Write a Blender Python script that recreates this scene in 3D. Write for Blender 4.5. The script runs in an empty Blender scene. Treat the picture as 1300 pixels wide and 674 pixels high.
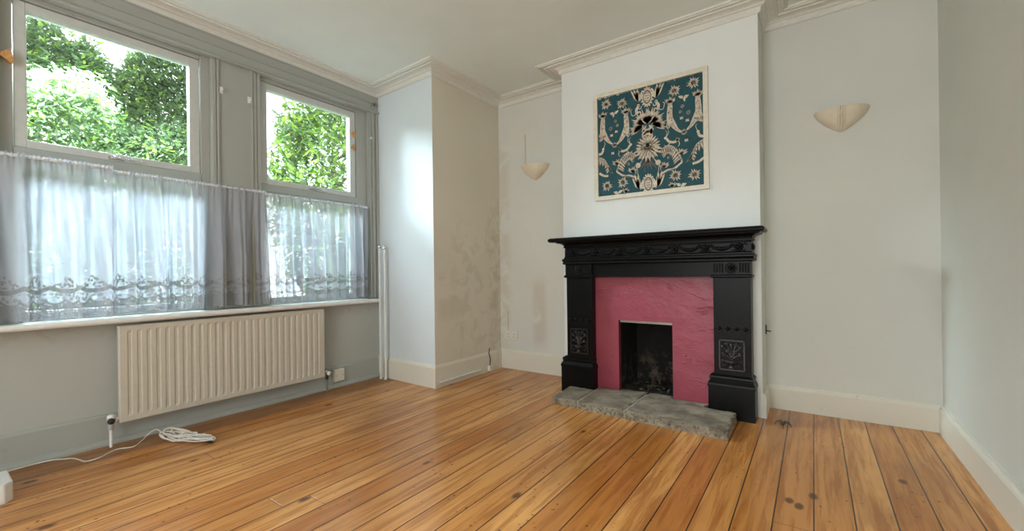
import bpy, bmesh, math, random
from mathutils import Vector, Matrix
PI = math.pi
C = bpy.context.scene.collection
SC = bpy.context.scene
random.seed(11)

# ------------------------------------------------------------------ camera
F_PX, CY = 541.19, 343.17
yaw, pitch, roll = 0.61537, 0.00067, -0.01315
c_, s_ = math.cos(yaw), math.sin(yaw)
r_ = Vector((c_, s_, 0)); f_ = Vector((-s_, c_, 0)); u_ = Vector((0, 0, 1))
f2 = f_*math.cos(pitch)+u_*math.sin(pitch); u2 = -f_*math.sin(pitch)+u_*math.cos(pitch)
R3 = r_*math.cos(roll)+u2*math.sin(roll); U3 = -r_*math.sin(roll)+u2*math.cos(roll)
cd = bpy.data.cameras.new('camera'); cam = bpy.data.objects.new('camera', cd); C.objects.link(cam)
M = Matrix((R3, U3, -f2)).transposed().to_4x4(); M.translation = Vector((3.273, 0, 0.95)); cam.matrix_world = M
cd.sensor_fit = 'HORIZONTAL'; cd.sensor_width = 36; cd.lens = 36*F_PX/1300; cd.shift_y = (CY-337)/1300; cd.clip_start = 0.02
SC.camera = cam
# ------------------------------------------------------------------ world, lights, exposure
SC.view_settings.view_transform = 'Standard'; SC.view_settings.look = 'None'
SC.view_settings.gamma = 1; SC.view_settings.use_curve_mapping = False
SC.view_settings.exposure = 0.36
w = bpy.data.worlds.new('overcast_sky'); SC.world = w; w.use_nodes = True
wn, wl = w.node_tree.nodes, w.node_tree.links
bg = wn['Background']; bg.inputs[0].default_value = (0.86, 0.94, 1.0, 1); bg.inputs[1].default_value = 3.6
def area(name, loc, target, sx, sy, power, col):
    l = bpy.data.lights.new(name, 'AREA'); l.shape = 'RECTANGLE'; l.size = sx; l.size_y = sy; l.energy = power; l.color = col
    o = bpy.data.objects.new(name, l); C.objects.link(o); o.location = loc
    o.rotation_euler = (Vector(target)-Vector(loc)).to_track_quat('-Z', 'Z').to_euler(); return o
area('bay_daylight', (-2.0, 0.70, 4.00), (0.1, 0.75, 1.45), 4.8, 1.4, 1850, (0.74, 0.89, 1.0))  # added lamp strengthening the sky light through the bay
area('rear_fill', (2.45, -2.30, 1.35), (2.45, 1.0, 1.35), 1.7, 2.0, 25, (1.0, 0.98, 0.95))  # fill lamp outside the added rear opening

# ------------------------------------------------------------------ geometry helpers
class MB:
    def __init__(self): self.v = []; self.f = []; self.m = []; self.mi = 0; self.smooth = []
    def add(self, vs, fs, smooth=False):
        n = len(self.v); self.v += [tuple(p) for p in vs]
        for f in fs: self.f.append([n+i for i in f]); self.m.append(self.mi); self.smooth.append(smooth)
    def box(self, x0, x1, y0, y1, z0, z1):
        self.add([(x, y, z) for z in (z0, z1) for y in (y0, y1) for x in (x0, x1)],
                 [(0, 2, 3, 1), (4, 5, 7, 6), (0, 1, 5, 4), (2, 6, 7, 3), (0, 4, 6, 2), (1, 3, 7, 5)])
    def prism(self, poly, z0, z1):               # polygon in xy, counter-clockwise
        n = len(poly)
        self.add([(x, y, z0) for x, y in poly]+[(x, y, z1) for x, y in poly],
                 [list(range(n))[::-1], list(range(n, 2*n))]+[(i, (i+1) % n, n+(i+1) % n, n+i) for i in range(n)])
    def extr(self, poly, fn, a, b, smooth=False):   # polygon (p,q) mapped by fn(p,q,t) at t=a,b
        n = len(poly)
        self.add([fn(p, q, a) for p, q in poly]+[fn(p, q, b) for p, q in poly],
                 [list(range(n))[::-1], list(range(n, 2*n))])
        self.add([fn(p, q, a) for p, q in poly]+[fn(p, q, b) for p, q in poly],
                 [(i, (i+1) % n, n+(i+1) % n, n+i) for i in range(n)], smooth)
    def tube(self, pts, r, n=8, cap=True):
        pts = [Vector(p) for p in pts]; rings = []
        prev = None
        for i, p in enumerate(pts):
            t = (pts[min(i+1, len(pts)-1)]-pts[max(i-1, 0)])
            t = t.normalized() if t.length > 1e-9 else Vector((0, 0, 1))
            if prev is None: a = t.orthogonal().normalized()
            else:
                a = prev-t*prev.dot(t); a = a.normalized() if a.length > 1e-6 else t.orthogonal().normalized()
            prev = a; b = t.cross(a); rr = r[i] if isinstance(r, (list, tuple)) else r
            rings.append([p+(a*math.cos(2*PI*k/n)+b*math.sin(2*PI*k/n))*rr for k in range(n)])
        vs = [v for g in rings for v in g]
        fs = [(i*n+k, i*n+(k+1) % n, (i+1)*n+(k+1) % n, (i+1)*n+k) for i in range(len(pts)-1) for k in range(n)]
        self.add(vs, fs, True)
        if cap: self.add(rings[0], [list(range(n))[::-1]]); self.add(rings[-1], [list(range(n))])
    def lathe(self, prof, o, ax, n=20):     # prof (r,h) about axis ax at o
        ax = Vector(ax).normalized(); a = ax.orthogonal().normalized(); b = ax.cross(a); o = Vector(o)
        vs = [o+ax*h+(a*math.cos(2*PI*k/n)+b*math.sin(2*PI*k/n))*r for r, h in prof for k in range(n)]
        fs = [(i*n+k, i*n+(k+1) % n, (i+1)*n+(k+1) % n, (i+1)*n+k) for i in range(len(prof)-1) for k in range(n)]
        self.add(vs, fs, True)
    def ball(self, c, rx, ry, rz, n=12, m=8):
        vs = [(c[0]+rx*math.sin(PI*i/m)*math.cos(2*PI*k/n), c[1]+ry*math.sin(PI*i/m)*math.sin(2*PI*k/n), c[2]+rz*math.cos(PI*i/m)) for i in range(m+1) for k in range(n)]
        self.add(vs, [(i*n+k, (i+1)*n+k, (i+1)*n+(k+1) % n, i*n+(k+1) % n) for i in range(m) for k in range(n)], True)
    def sweep(self, path, prof, closed=False):   # prof (d,z): d = offset to the right of travel
        P = [Vector((x, y)) for x, y in path]; n = len(P); offs = []
        for i in range(n):
            def nrm(a, b): d = (b-a).normalized(); return Vector((d.y, -d.x))
            if i == 0: offs.append(nrm(P[0], P[1]))
            elif i == n-1: offs.append(nrm(P[-2], P[-1]))
            else:
                a, b = nrm(P[i-1], P[i]), nrm(P[i], P[i+1]); m = a+b; offs.append(m/(m.dot(a)))
        k = len(prof)
        vs = [(P[i].x+offs[i].x*d, P[i].y+offs[i].y*d, z) for i in range(n) for d, z in prof]
        self.add(vs, [(i*k+j, i*k+(j+1) % k, (i+1)*k+(j+1) % k, (i+1)*k+j) for i in range(n-1) for j in range(k)])
        self.add(vs[:k], [list(range(k))]); self.add(vs[-k:], [list(range(k))[::-1]])
    def build(self, name, mats, parent=None, bevel=0, seg=2, recalc=True, loc=None):
        me = bpy.data.meshes.new(name); me.from_pydata(self.v, [], self.f)
        mats = mats if isinstance(mats, list) else [mats]
        for m in mats: me.materials.append(m)
        me.polygons.foreach_set('material_index', self.m); me.polygons.foreach_set('use_smooth', self.smooth)
        me.update()
        if recalc:
            bm = bmesh.new(); bm.from_mesh(me); bmesh.ops.recalc_face_normals(bm, faces=bm.faces); bm.to_mesh(me); bm.free()
        o = bpy.data.objects.new(name, me); C.objects.link(o)
        if parent: o.parent = parent
        if bevel:
            b = o.modifiers.new('bevel', 'BEVEL'); b.width = bevel; b.segments = seg; b.limit_method = 'ANGLE'; b.angle_limit = math.radians(35)
        return o
def tag(o, label=None, cat=None, group=None, kind=None):
    if label: o['label'] = label
    if cat: o['category'] = cat
    if group: o['group'] = group
    if kind: o['kind'] = kind
    return o
def empty(name, loc=(0, 0, 0), kind=None, **k):
    o = bpy.data.objects.new(name, None); C.objects.link(o); o.location = loc; o.empty_display_size = 0.05
    bpy.context.view_layer.update()
    return tag(o, kind=kind, **k)
def part(mb, name, mats, root, **k):      # world-space mesh parented to an Empty, kept in place
    o = mb.build(name, mats, **k); o.parent = root
    w_ = Vector(root.location); p = root.parent
    while p: w_ += Vector(p.location); p = p.parent
    o.location = -w_ if root.type == 'EMPTY' else (0, 0, 0); return o
def wall_grid(mb, mode, u0, u1, z0, z1, t0, t1, holes):   # mode 'x': wall plane is x; u is y
    us = sorted({u0, u1, *[h[0] for h in holes], *[h[1] for h in holes]}); zs = sorted({z0, z1, *[h[2] for h in holes], *[h[3] for h in holes]})
    for a, b in zip(us, us[1:]):
        for c, d in zip(zs, zs[1:]):
            m = ((a+b)/2, (c+d)/2)
            if any(h[0] < m[0] < h[1] and h[2] < m[1] < h[3] for h in holes): continue
            if mode == 'x': mb.box(t0, t1, a, b, c, d)
            else: mb.box(a, b, t0, t1, c, d)

# ------------------------------------------------------------------ material helpers
class NT:
    def __init__(self, name):
        self.mat = bpy.data.materials.new(name); self.mat.use_nodes = True
        self.n = self.mat.node_tree.nodes; self.l = self.mat.node_tree.links
        self.b = self.n['Principled BSDF']; self.out = self.n['Material Output']; self._xyz = None
    def node(self, t, **k):
        nd = self.n.new(t)
        for a, b in k.items(): setattr(nd, a, b)
        return nd
    def put(self, s, v):
        if hasattr(v, 'is_linked') or isinstance(v, bpy.types.NodeSocket): self.l.new(v, s)
        elif isinstance(v, (tuple, list)) and len(v) == 3 and s.type == 'RGBA': s.default_value = (*v, 1)
        else: s.default_value = v
    def m(self, op, a, b=0.0, c=0.0, clamp=False):
        nd = self.node('ShaderNodeMath', operation=op); nd.use_clamp = clamp
        for s, v in zip(nd.inputs, (a, b, c)): self.put(s, v)
        return nd.outputs[0]
    def pos(self):
        t = self.node('ShaderNodeNewGeometry'); return t.outputs['Position']
    def obj(self): return self.node('ShaderNodeTexCoord').outputs['Object']
    def xyz(self, v=None):
        nd = self.node('ShaderNodeSeparateXYZ'); self.l.new(v or self.pos(), nd.inputs[0]); return nd.outputs
    def comb(self, x, y, z):
        nd = self.node('ShaderNodeCombineXYZ')
        for s, v in zip(nd.inputs, (x, y, z)): self.put(s, v)
        return nd.outputs[0]
    def noise(self, vec, scale, detail=4, rough=0.55, dist=0.0):
        nd = self.node('ShaderNodeTexNoise'); self.l.new(vec, nd.inputs['Vector'])
        nd.inputs['Scale'].default_value = scale; nd.inputs['Detail'].default_value = detail
        nd.inputs['Roughness'].default_value = rough; nd.inputs['Distortion'].default_value = dist; return nd.outputs[0]
    def vor(self, vec, scale, feature='F1'):
        nd = self.node('ShaderNodeTexVoronoi', feature=feature); self.l.new(vec, nd.inputs['Vector']); nd.inputs['Scale'].default_value = scale
        return nd.outputs['Distance'] if 'Distance' in nd.outputs else nd.outputs[0]
    def ramp(self, f, lo, hi, a=0.0, b=1.0):
        nd = self.node('ShaderNodeMapRange', interpolation_type='SMOOTHSTEP'); self.l.new(f, nd.inputs[0])
        for i, v in enumerate((lo, hi, a, b)): self.put(nd.inputs[1+i], v)
        return nd.outputs[0]
    def mix(self, f, a, b, mode='MIX'):
        nd = self.node('ShaderNodeMix', data_type='RGBA', blend_type=mode)
        self.put(nd.inputs[0], f); self.put(nd.inputs[6], a); self.put(nd.inputs[7], b); return nd.outputs[2]
    def bump(self, h, strength=0.3, dist=0.005, normal=None):
        nd = self.node('ShaderNodeBump'); nd.inputs['Strength'].default_value = strength; nd.inputs['Distance'].default_value = dist
        self.l.new(h, nd.inputs['Height'])
        if normal: self.l.new(normal, nd.inputs['Normal'])
        return nd.outputs[0]
    def win(self, x, a, b, soft):     # smooth window 1 between a and b
        return self.m('MULTIPLY', self.ramp(x, a-soft, a+soft), self.ramp(x, b-soft, b+soft, 1.0, 0.0))
    def fin(self, col=None, rough=None, normal=None, metal=None, spec=None):
        if col is not None: self.put(self.b.inputs['Base Color'], col)
        if rough is not None: self.put(self.b.inputs['Roughness'], rough)
        if metal is not None: self.b.inputs['Metallic'].default_value = metal
        if spec is not None: self.b.inputs['Specular IOR Level'].default_value = spec
        if normal is not None: self.l.new(normal, self.b.inputs['Normal'])
        return self.mat
def plain(name, col, rough=0.5, metal=0.0, nscale=30, nstr=0.15, var=0.08, bd=0.002):
    t = NT(name); p = t.obj(); n = t.noise(p, nscale)
    c = t.mix(t.ramp(n, 0.3, 0.7), tuple(x*(1-var) for x in col), tuple(min(1, x*(1+var)) for x in col))
    return t.fin(c, rough, t.bump(n, nstr, bd), metal)

WALLC = (0.74, 0.745, 0.68)
def wall_mat(name, col, stains=()):
    t = NT(name); p = t.pos(); big = t.noise(p, 1.6, 3); med = t.noise(p, 9, 5); fine = t.noise(p, 70, 3)
    c = t.mix(t.ramp(big, 0.3, 0.7), tuple(x*0.95 for x in col), col)
    X = t.xyz(p)
    for (ax, a, b, sa, z0, z1, sz, scale, thr, scol, strength) in stains:
        m_ = t.m('MULTIPLY', t.win(X[ax], a, b, sa), t.win(X[2], z0, z1, sz))
        nn = t.noise(p, scale, 6, 0.6, 0.6)
        m_ = t.m('MULTIPLY', m_, t.ramp(nn, thr, thr+0.12)); m_ = t.m('MULTIPLY', m_, strength)
        c = t.mix(m_, c, scol)
    h = t.m('ADD', t.m('MULTIPLY', med, 0.8), t.m('MULTIPLY', fine, 0.25)); h = t.m('ADD', h, t.m('MULTIPLY', big, 2.0))
    return t.fin(c, 0.75, t.bump(h, 0.35, 0.006), spec=0.3)
m_wall = wall_mat('cream_wall_paint', WALLC)
m_bay = wall_mat('daylit_bay_paint', (0.74, 0.80, 0.82))  # cool daylight on the bay return put into its colour
m_breast = wall_mat('lit_breast_paint', (0.84, 0.86, 0.83))  # paler than the other walls: brighter light on the breast worked into the colour
m_alcove = wall_mat('stained_alcove_paint', (0.79, 0.74, 0.62), [
    (1, 2.52, 2.95, 0.05, 0.55, 0.95, 0.06, 4.0, 0.45, (0.62, 0.56, 0.45), 0.5),
    (1, 2.7, 3.35, 0.08, 0.22, 1.35, 0.15, 7.0, 0.5, (0.60, 0.52, 0.40), 0.45),
    (1, 3.2, 3.5, 0.06, 0.1, 1.6, 0.2, 12.0, 0.46, (0.55, 0.46, 0.34), 0.4)])
m_back = wall_mat('stained_back_wall_paint', WALLC, [
    (0, 0.7, 0.86, 0.05, 0.2, 2.2, 0.3, 6.0, 0.42, (0.60, 0.51, 0.39), 0.45),
    (0, 1.12, 1.26, 0.04, 0.25, 0.85, 0.08, 4.0, 0.38, (0.58, 0.47, 0.38), 0.45),
    (0, 0.95, 1.5, 0.1, 0.6, 2.35, 0.2, 5.0, 0.52, (0.72, 0.67, 0.57), 0.35)])
m_grey = wall_mat('under_window_paint', (0.48, 0.49, 0.445), [(1, 0.1, 2.5, 0.05, 0.6, 0.69, 0.03, 14.0, 0.5, (0.42, 0.38, 0.31), 0.5)])  # grey darkened further for shade on the window wall; browner blotches below sill
m_ceil = wall_mat('ceiling_paint', (0.86, 0.91, 0.87))
m_cornice = plain('cornice_paint', (0.78, 0.775, 0.71), 0.6, nscale=40, nstr=0.1, var=0.03)
def wood_paint(name, col, rough=0.4):
    t = NT(name); p = t.pos(); n = t.noise(p, 18, 5); g = t.ramp(t.noise(p, 5, 6, 0.65, 1.0), 0.62, 0.72)
    c = t.mix(t.m('MULTIPLY', g, 0.35), col, tuple(x*0.62 for x in col))
    return t.fin(c, rough, t.bump(n, 0.2, 0.002))
m_skirt = wood_paint('skirting_gloss', (0.78, 0.745, 0.64), 0.35)
m_frame = wood_paint('window_timber_paint', (0.41, 0.42, 0.385), 0.38)  # timber grey deepened to hold the shade of the window wall
m_white = plain('white_gloss', (0.82, 0.82, 0.79), 0.3, nstr=0.05, var=0.03)
m_sash = plain('grey_white_gloss', (0.60, 0.62, 0.59), 0.3, nstr=0.05, var=0.03)
m_rad = plain('radiator_enamel', (0.60, 0.555, 0.465), 0.4, nstr=0.03, var=0.02)
m_iron = plain('black_cast_iron', (0.004, 0.004, 0.0035), 0.33, nscale=60, nstr=0.25, var=0.3, bd=0.0015)
m_iron.node_tree.nodes['Principled BSDF'].inputs['Specular IOR Level'].default_value = 0.13
m_rust = plain('worn_iron_relief', (0.026, 0.020, 0.018), 0.28, nscale=60, nstr=0.25, var=0.4, bd=0.0015)
m_cream = plain('lamp_plaster', (0.76, 0.68, 0.52), 0.55, nstr=0.08, var=0.04)
m_plastic = plain('cream_plastic', (0.78, 0.74, 0.64), 0.3, nstr=0.0, var=0.02)
m_metal = plain('tarnished_metal', (0.35, 0.33, 0.3), 0.35, metal=1.0)
m_chrome = plain('chrome', (0.75, 0.75, 0.75), 0.2, metal=1.0, nstr=0.02)
m_dark = plain('dark_rubber', (0.03, 0.025, 0.02), 0.6)
m_cable = plain('white_cable', (0.78, 0.75, 0.68), 0.4, nstr=0.0)
m_raw = plain('raw_orange_timber', (0.62, 0.33, 0.12), 0.6, nscale=80, var=0.2)
m_pframe = plain('cream_picture_frame', (0.78, 0.73, 0.60), 0.45, var=0.05)

# red plaster
t = NT('crimson_painted_plaster'); p = t.pos()
st = t.noise(t.comb(t.m('ADD', t.xyz(p)[0], t.m('MULTIPLY', t.xyz(p)[2], 0.6)), 0.0, t.m('MULTIPLY', t.xyz(p)[2], 1.7)), 5.5, 4, 0.55, 0.5)
rid = t.m('MULTIPLY', t.ramp(t.m('ABSOLUTE', t.m('SUBTRACT', st, 0.52)), 0.0, 0.018, 1.0, 0.0), t.ramp(t.noise(p, 6, 3), 0.48, 0.62))
bl = t.noise(p, 7, 5)
c = t.mix(t.ramp(bl, 0.3, 0.7), (0.275, 0.042, 0.064), (0.325, 0.054, 0.080))
h = t.m('ADD', t.m('ADD', t.m('MULTIPLY', rid, 0.5), t.m('MULTIPLY', st, 0.5)), t.m('MULTIPLY', bl, 1.3))
m_red = t.fin(c, 0.38, t.bump(h, 0.55, 0.012))
# stone
t = NT('grey_hearth_stone'); p = t.pos(); a = t.noise(p, 7, 7, 0.65, 0.4); b = t.noise(p, 60, 5, 0.7)
X = t.xyz(p)
c = t.mix(t.ramp(a, 0.3, 0.7), (0.15, 0.118, 0.082), (0.38, 0.325, 0.24)); c = t.mix(t.ramp(b, 0.62, 0.75), c, (0.46, 0.42, 0.33))
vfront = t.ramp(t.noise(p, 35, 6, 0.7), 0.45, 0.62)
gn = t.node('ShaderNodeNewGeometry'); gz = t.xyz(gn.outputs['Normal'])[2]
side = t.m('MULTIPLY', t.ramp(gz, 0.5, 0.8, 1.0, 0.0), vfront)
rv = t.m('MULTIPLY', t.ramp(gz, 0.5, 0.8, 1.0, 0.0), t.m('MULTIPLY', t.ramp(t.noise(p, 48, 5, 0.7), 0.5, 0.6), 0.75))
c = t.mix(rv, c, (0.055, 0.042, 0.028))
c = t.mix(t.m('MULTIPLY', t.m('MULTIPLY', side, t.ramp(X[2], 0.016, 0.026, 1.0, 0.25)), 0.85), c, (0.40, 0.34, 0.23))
m_stone = t.fin(c, 0.8, t.bump(t.m('ADD', a, t.m('MULTIPLY', b, 0.35)), 0.7, 0.012))
m_mortar = plain('pale_mortar', (0.40, 0.36, 0.27), 0.9, nscale=80, nstr=0.6, var=0.2)
# soot
t = NT('sooty_brick'); p = t.pos(); n = t.noise(p, 14, 6, 0.7)
zz = t.xyz(p)[2]
c = t.mix(t.m('MULTIPLY', t.ramp(n, 0.45, 0.65), t.ramp(zz, 0.1, 0.36, 1.0, 0.04)), (0.006, 0.005, 0.004), (0.10, 0.08, 0.055))
m_soot = t.fin(c, 0.9, t.bump(n, 0.6, 0.01))

# floor
t = NT('varnished_pine_boards'); p = t.pos(); X = t.xyz(p)
W = 0.1262; x0 = 2.507
bi = t.m('DIVIDE', t.m('SUBTRACT', X[0], x0), W); idx = t.m('FLOOR', bi); fr = t.m('FRACT', bi)
r1 = t.m('FRACT', t.m('MULTIPLY', t.m('SINE', t.m('MULTIPLY', idx, 12.9898)), 43758.5))
r2 = t.m('FRACT', t.m('MULTIPLY', t.m('SINE', t.m('MULTIPLY', idx, 78.233)), 9631.3))
edge = t.m('MINIMUM', fr, t.m('SUBTRACT', 1.0, fr))
wob = t.m('MULTIPLY', t.noise(t.comb(idx, X[1], 0.0), 2.0, 3), 0.012)
gap = t.ramp(t.m('SUBTRACT', edge, wob), 0.006, 0.020, 1.0, 0.0)
# one butt joint per board
joint = t.m('ABSOLUTE', t.m('SUBTRACT', t.m('MODULO', t.m('ADD', t.m('ADD', X[1], 10.0), t.m('MULTIPLY', r2, 7.0)), 7.0), 3.5))
jg = t.m('MULTIPLY', t.ramp(joint, 0.0005, 0.003, 1.0, 0.0), 0.55)
gv = t.comb(t.m('MULTIPLY', X[0], 1.0), t.m('ADD', t.m('MULTIPLY', X[1], 0.06), t.m('MULTIPLY', r1, 7.0)), r2)
grain = t.noise(gv, 38, 6, 0.62, 0.35); grain2 = t.noise(gv, 9, 4, 0.55, 0.8)
patch = t.noise(t.comb(X[0], t.m('MULTIPLY', X[1], 0.35), 0.0), 2.3, 5, 0.6)
base = t.mix(r1, (0.55, 0.21, 0.048), (0.80, 0.39, 0.12))
base = t.mix(t.m('MULTIPLY', t.ramp(grain, 0.40, 0.64), 0.72), base, (0.36, 0.115, 0.020))
base = t.mix(t.m('MULTIPLY', t.ramp(grain2, 0.55, 0.7), 0.40), base, (0.70, 0.32, 0.085))
base = t.mix(t.m('MULTIPLY', t.ramp(patch, 0.46, 0.66), 0.6), base, (0.34, 0.125, 0.032))
kv = t.comb(X[0], t.m('MULTIPLY', X[1], 0.55), 0.0)
kd = t.vor(kv, 6.5); kn = t.m('ADD', kd, t.m('MULTIPLY', t.m('SUBTRACT', t.noise(p, 40, 3), 0.5), 0.05))
knot = t.m('MULTIPLY', t.ramp(kn, 0.06, 0.14, 1.0, 0.0), t.ramp(t.noise(p, 3.1, 2), 0.34, 0.42))
base = t.mix(t.m('MULTIPLY', knot, 0.85), base, (0.075, 0.026, 0.008))
sp = t.vor(p, 26); spm = t.m('MULTIPLY', t.ramp(sp, 0.10, 0.18, 1.0, 0.0), t.ramp(t.noise(p, 4.3, 2), 0.50, 0.56))
base = t.mix(t.m('MULTIPLY', spm, 0.75), base, (0.10, 0.04, 0.015))
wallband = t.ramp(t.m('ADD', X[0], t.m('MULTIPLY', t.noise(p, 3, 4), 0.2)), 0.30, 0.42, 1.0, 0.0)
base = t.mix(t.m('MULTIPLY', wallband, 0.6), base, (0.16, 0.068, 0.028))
scr = t.m('MULTIPLY', t.ramp(t.noise(t.comb(t.m('MULTIPLY', X[0], 0.5), t.m('MULTIPLY', X[1], 2.2), 0.0), 6, 7, 0.75, 1.2), 0.76, 0.80), 0.10)
base = t.mix(scr, base, (0.75, 0.62, 0.46))
gm = t.m('MAXIMUM', gap, jg)
base = t.mix(t.m('MULTIPLY', gm, 0.93), base, (0.025, 0.010, 0.004))
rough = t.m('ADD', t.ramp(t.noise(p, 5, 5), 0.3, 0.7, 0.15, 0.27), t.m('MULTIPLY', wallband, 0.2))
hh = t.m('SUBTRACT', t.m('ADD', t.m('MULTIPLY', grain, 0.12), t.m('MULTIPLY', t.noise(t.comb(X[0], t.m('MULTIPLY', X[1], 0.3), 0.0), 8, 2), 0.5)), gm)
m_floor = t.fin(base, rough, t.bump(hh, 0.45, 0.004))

# glass
t = NT('window_glass'); tr = t.node('ShaderNodeBsdfTransparent'); gl = t.node('ShaderNodeBsdfGlossy'); gl.inputs['Roughness'].default_value = 0.02
fn = t.node('ShaderNodeFresnel'); fn.inputs[0].default_value = 1.45; mx = t.node('ShaderNodeMixShader')
tr.inputs[0].default_value = (0.94, 0.97, 0.96, 1)
t.l.new(t.m('MULTIPLY', fn.outputs[0], 0.8), mx.inputs[0]); t.l.new(tr.outputs[0], mx.inputs[1]); t.l.new(gl.outputs[0], mx.inputs[2]); t.l.new(mx.outputs[0], t.out.inputs[0]); m_glass = t.mat

# net curtain
t = NT('net_curtain_lace'); uv = t.node('ShaderNodeUVMap'); uv.uv_map = 'UVMap'
U = t.xyz(uv.outputs[0]); u, v = U[0], U[1]
def scal(per, amp, ph=0.0): return t.m('MULTIPLY', t.m('ABSOLUTE', t.m('SINE', t.m('ADD', t.m('MULTIPLY', u, PI/per), ph))), amp)
tri = t.m('MULTIPLY', t.m('PINGPONG', u, 0.085), 0.75)
vv = t.m('SUBTRACT', v, 0.725)
b1 = t.win(t.m('ADD', vv, scal(0.17, 0.026)), 0.158, 0.182, 0.003)
b2 = t.win(t.m('ADD', vv, scal(0.085, 0.020, 0.6)), 0.090, 0.106, 0.003)
b3 = t.win(t.m('ADD', vv, scal(0.05, 0.010, 0.2)), 0.018, 0.034, 0.003)
hol = t.vor(uv.outputs[0], 75, 'DISTANCE_TO_EDGE'); net = t.ramp(hol, 0.12, 0.24, 1.0, 0.0)
lowm = t.ramp(vv, 0.080, 0.086, 1.0, 0.0)
flow = t.ramp(t.vor(uv.outputs[0], 46), 0.38, 0.52, 1.0, 0.0)
midm = t.m('MULTIPLY', t.win(vv, 0.095, 0.140, 0.003), flow)
topm = t.m('MULTIPLY', t.m('MULTIPLY', t.ramp(t.m('SUBTRACT', vv, t.m('ADD', tri, 0.170)), -0.004, 0.0, 1.0, 0.0), t.ramp(vv, 0.160, 0.165)), t.ramp(t.vor(uv.outputs[0], 62), 0.42, 0.58, 1.0, 0.0))
lace = t.m('MAXIMUM', t.m('MAXIMUM', b1, t.m('MAXIMUM', b2, b3)), t.m('MAXIMUM', t.m('MULTIPLY', lowm, net), t.m('MAXIMUM', t.m('MULTIPLY', midm, 0.8), topm)))
fold_noise = t.noise(t.comb(t.m('ADD', t.m('MULTIPLY', u, 1.0), t.m('MULTIPLY', v, 0.12)), t.m('MULTIPLY', v, 0.10), 0.0), 26, 4, 0.6)
fold_streak = t.ramp(fold_noise, 0.38, 0.62)  # vertical streaks: cloth density plus fold light and shade painted in
opac = t.m('ADD', t.m('ADD', 0.70, t.m('MULTIPLY', fold_streak, 0.22)), t.m('MULTIPLY', lace, 0.08))
opac = t.m('SUBTRACT', opac, t.m('MULTIPLY', t.m('MULTIPLY', lowm, t.m('SUBTRACT', 1.0, lace)), 0.30))
spk = t.m('MULTIPLY', t.ramp(t.vor(uv.outputs[0], 24), 0.04, 0.07, 1.0, 0.0), t.ramp(t.noise(uv.outputs[0], 5.5, 2), 0.60, 0.66))
opac = t.m('SUBTRACT', opac, t.m('MULTIPLY', spk, 0.5), clamp=True)
edgecut = t.ramp(t.m('ADD', vv, scal(0.05, 0.010, 0.2)), 0.008, 0.012)
opac = t.m('MULTIPLY', opac, edgecut)
df = t.node('ShaderNodeBsdfDiffuse'); tl = t.node('ShaderNodeBsdfTranslucent'); tp = t.node('ShaderNodeBsdfTransparent')
df.inputs[0].default_value = (0.84, 0.86, 0.90, 1)
t.put(tl.inputs[0], t.mix(lace, t.mix(fold_streak, (0.66, 0.70, 0.78), (0.34, 0.365, 0.44)), (0.11, 0.11, 0.125)))
ms = t.node('ShaderNodeMixShader'); ms.inputs[0].default_value = 0.62
t.l.new(df.outputs[0], ms.inputs[1]); t.l.new(tl.outputs[0], ms.inputs[2])
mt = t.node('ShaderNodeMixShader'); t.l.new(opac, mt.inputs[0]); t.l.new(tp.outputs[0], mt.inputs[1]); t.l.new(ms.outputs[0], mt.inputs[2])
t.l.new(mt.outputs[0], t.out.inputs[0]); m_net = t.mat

def leaf_mat(name, a, b, tr_col):
    t = NT(name); n = t.noise(t.pos(), 7, 3, 0.7)
    t.fin(t.mix(t.ramp(n, 0.3, 0.7), a, b), 0.45)
    tl = t.node('ShaderNodeBsdfTranslucent'); tl.inputs[0].default_value = (*tr_col, 1)
    mx = t.node('ShaderNodeMixShader'); mx.inputs[0].default_value = 0.4
    t.l.new(t.b.outputs[0], mx.inputs[1]); t.l.new(tl.outputs[0], mx.inputs[2]); t.l.new(mx.outputs[0], t.out.inputs[0]); return t.mat
m_leaf1 = leaf_mat('hedge_leaf', (0.08, 0.13, 0.06), (0.19, 0.27, 0.14), (0.22, 0.32, 0.16))
m_leaf2 = leaf_mat('bright_leaf', (0.16, 0.26, 0.05), (0.34, 0.50, 0.11), (0.40, 0.58, 0.12))
m_bark = plain('bark', (0.12, 0.09, 0.06), 0.9, nscale=20, nstr=0.5, var=0.3)
m_soil = plain('front_garden_ground', (0.20, 0.22, 0.12), 0.95, nscale=6, nstr=0.5, var=0.3, bd=0.02)

# ------------------------------------------------------------------ room shell
A, Y1, Y1E, YL, B_, YB, CX, D, H = 0.742, 2.497, 2.476, 3.379, 1.604, 3.098, 3.004, 3.865, 2.605
BY0, REAR = -1.05, -2.2
OX0, OX1, OZ = 2.082, 2.470, 0.572            # firebox opening
def S(o): o['kind'] = 'structure'; return o
mb = MB(); mb.box(-0.15, D+0.15, REAR-0.15, YL+0.15, -0.12, 0.0); S(mb.build('floor', m_floor))
mb = MB(); mb.box(-0.15, D+0.15, REAR-0.15, YL+0.15, H, H+0.12); S(mb.build('ceiling', m_ceil))
W1 = (0.262, 1.172); W2 = (1.480, 2.400); W0 = (-0.850, 0.050); WZ = (0.700, 2.400)  # W0 is the added, unseen bay window
mb = MB(); wall_grid(mb, 'x', BY0, Y1, 0, H, -0.15, 0.0, [(*W0, *WZ), (*W1, *WZ), (*W2, *WZ)]); S(mb.build('wall_left', m_grey))
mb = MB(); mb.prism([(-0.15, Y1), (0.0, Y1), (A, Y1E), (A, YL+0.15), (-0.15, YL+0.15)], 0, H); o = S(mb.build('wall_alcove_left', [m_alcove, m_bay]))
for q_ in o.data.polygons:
    if q_.normal.y < -0.9: q_.material_index = 1  # return face takes the painted-in daylight tone
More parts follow.
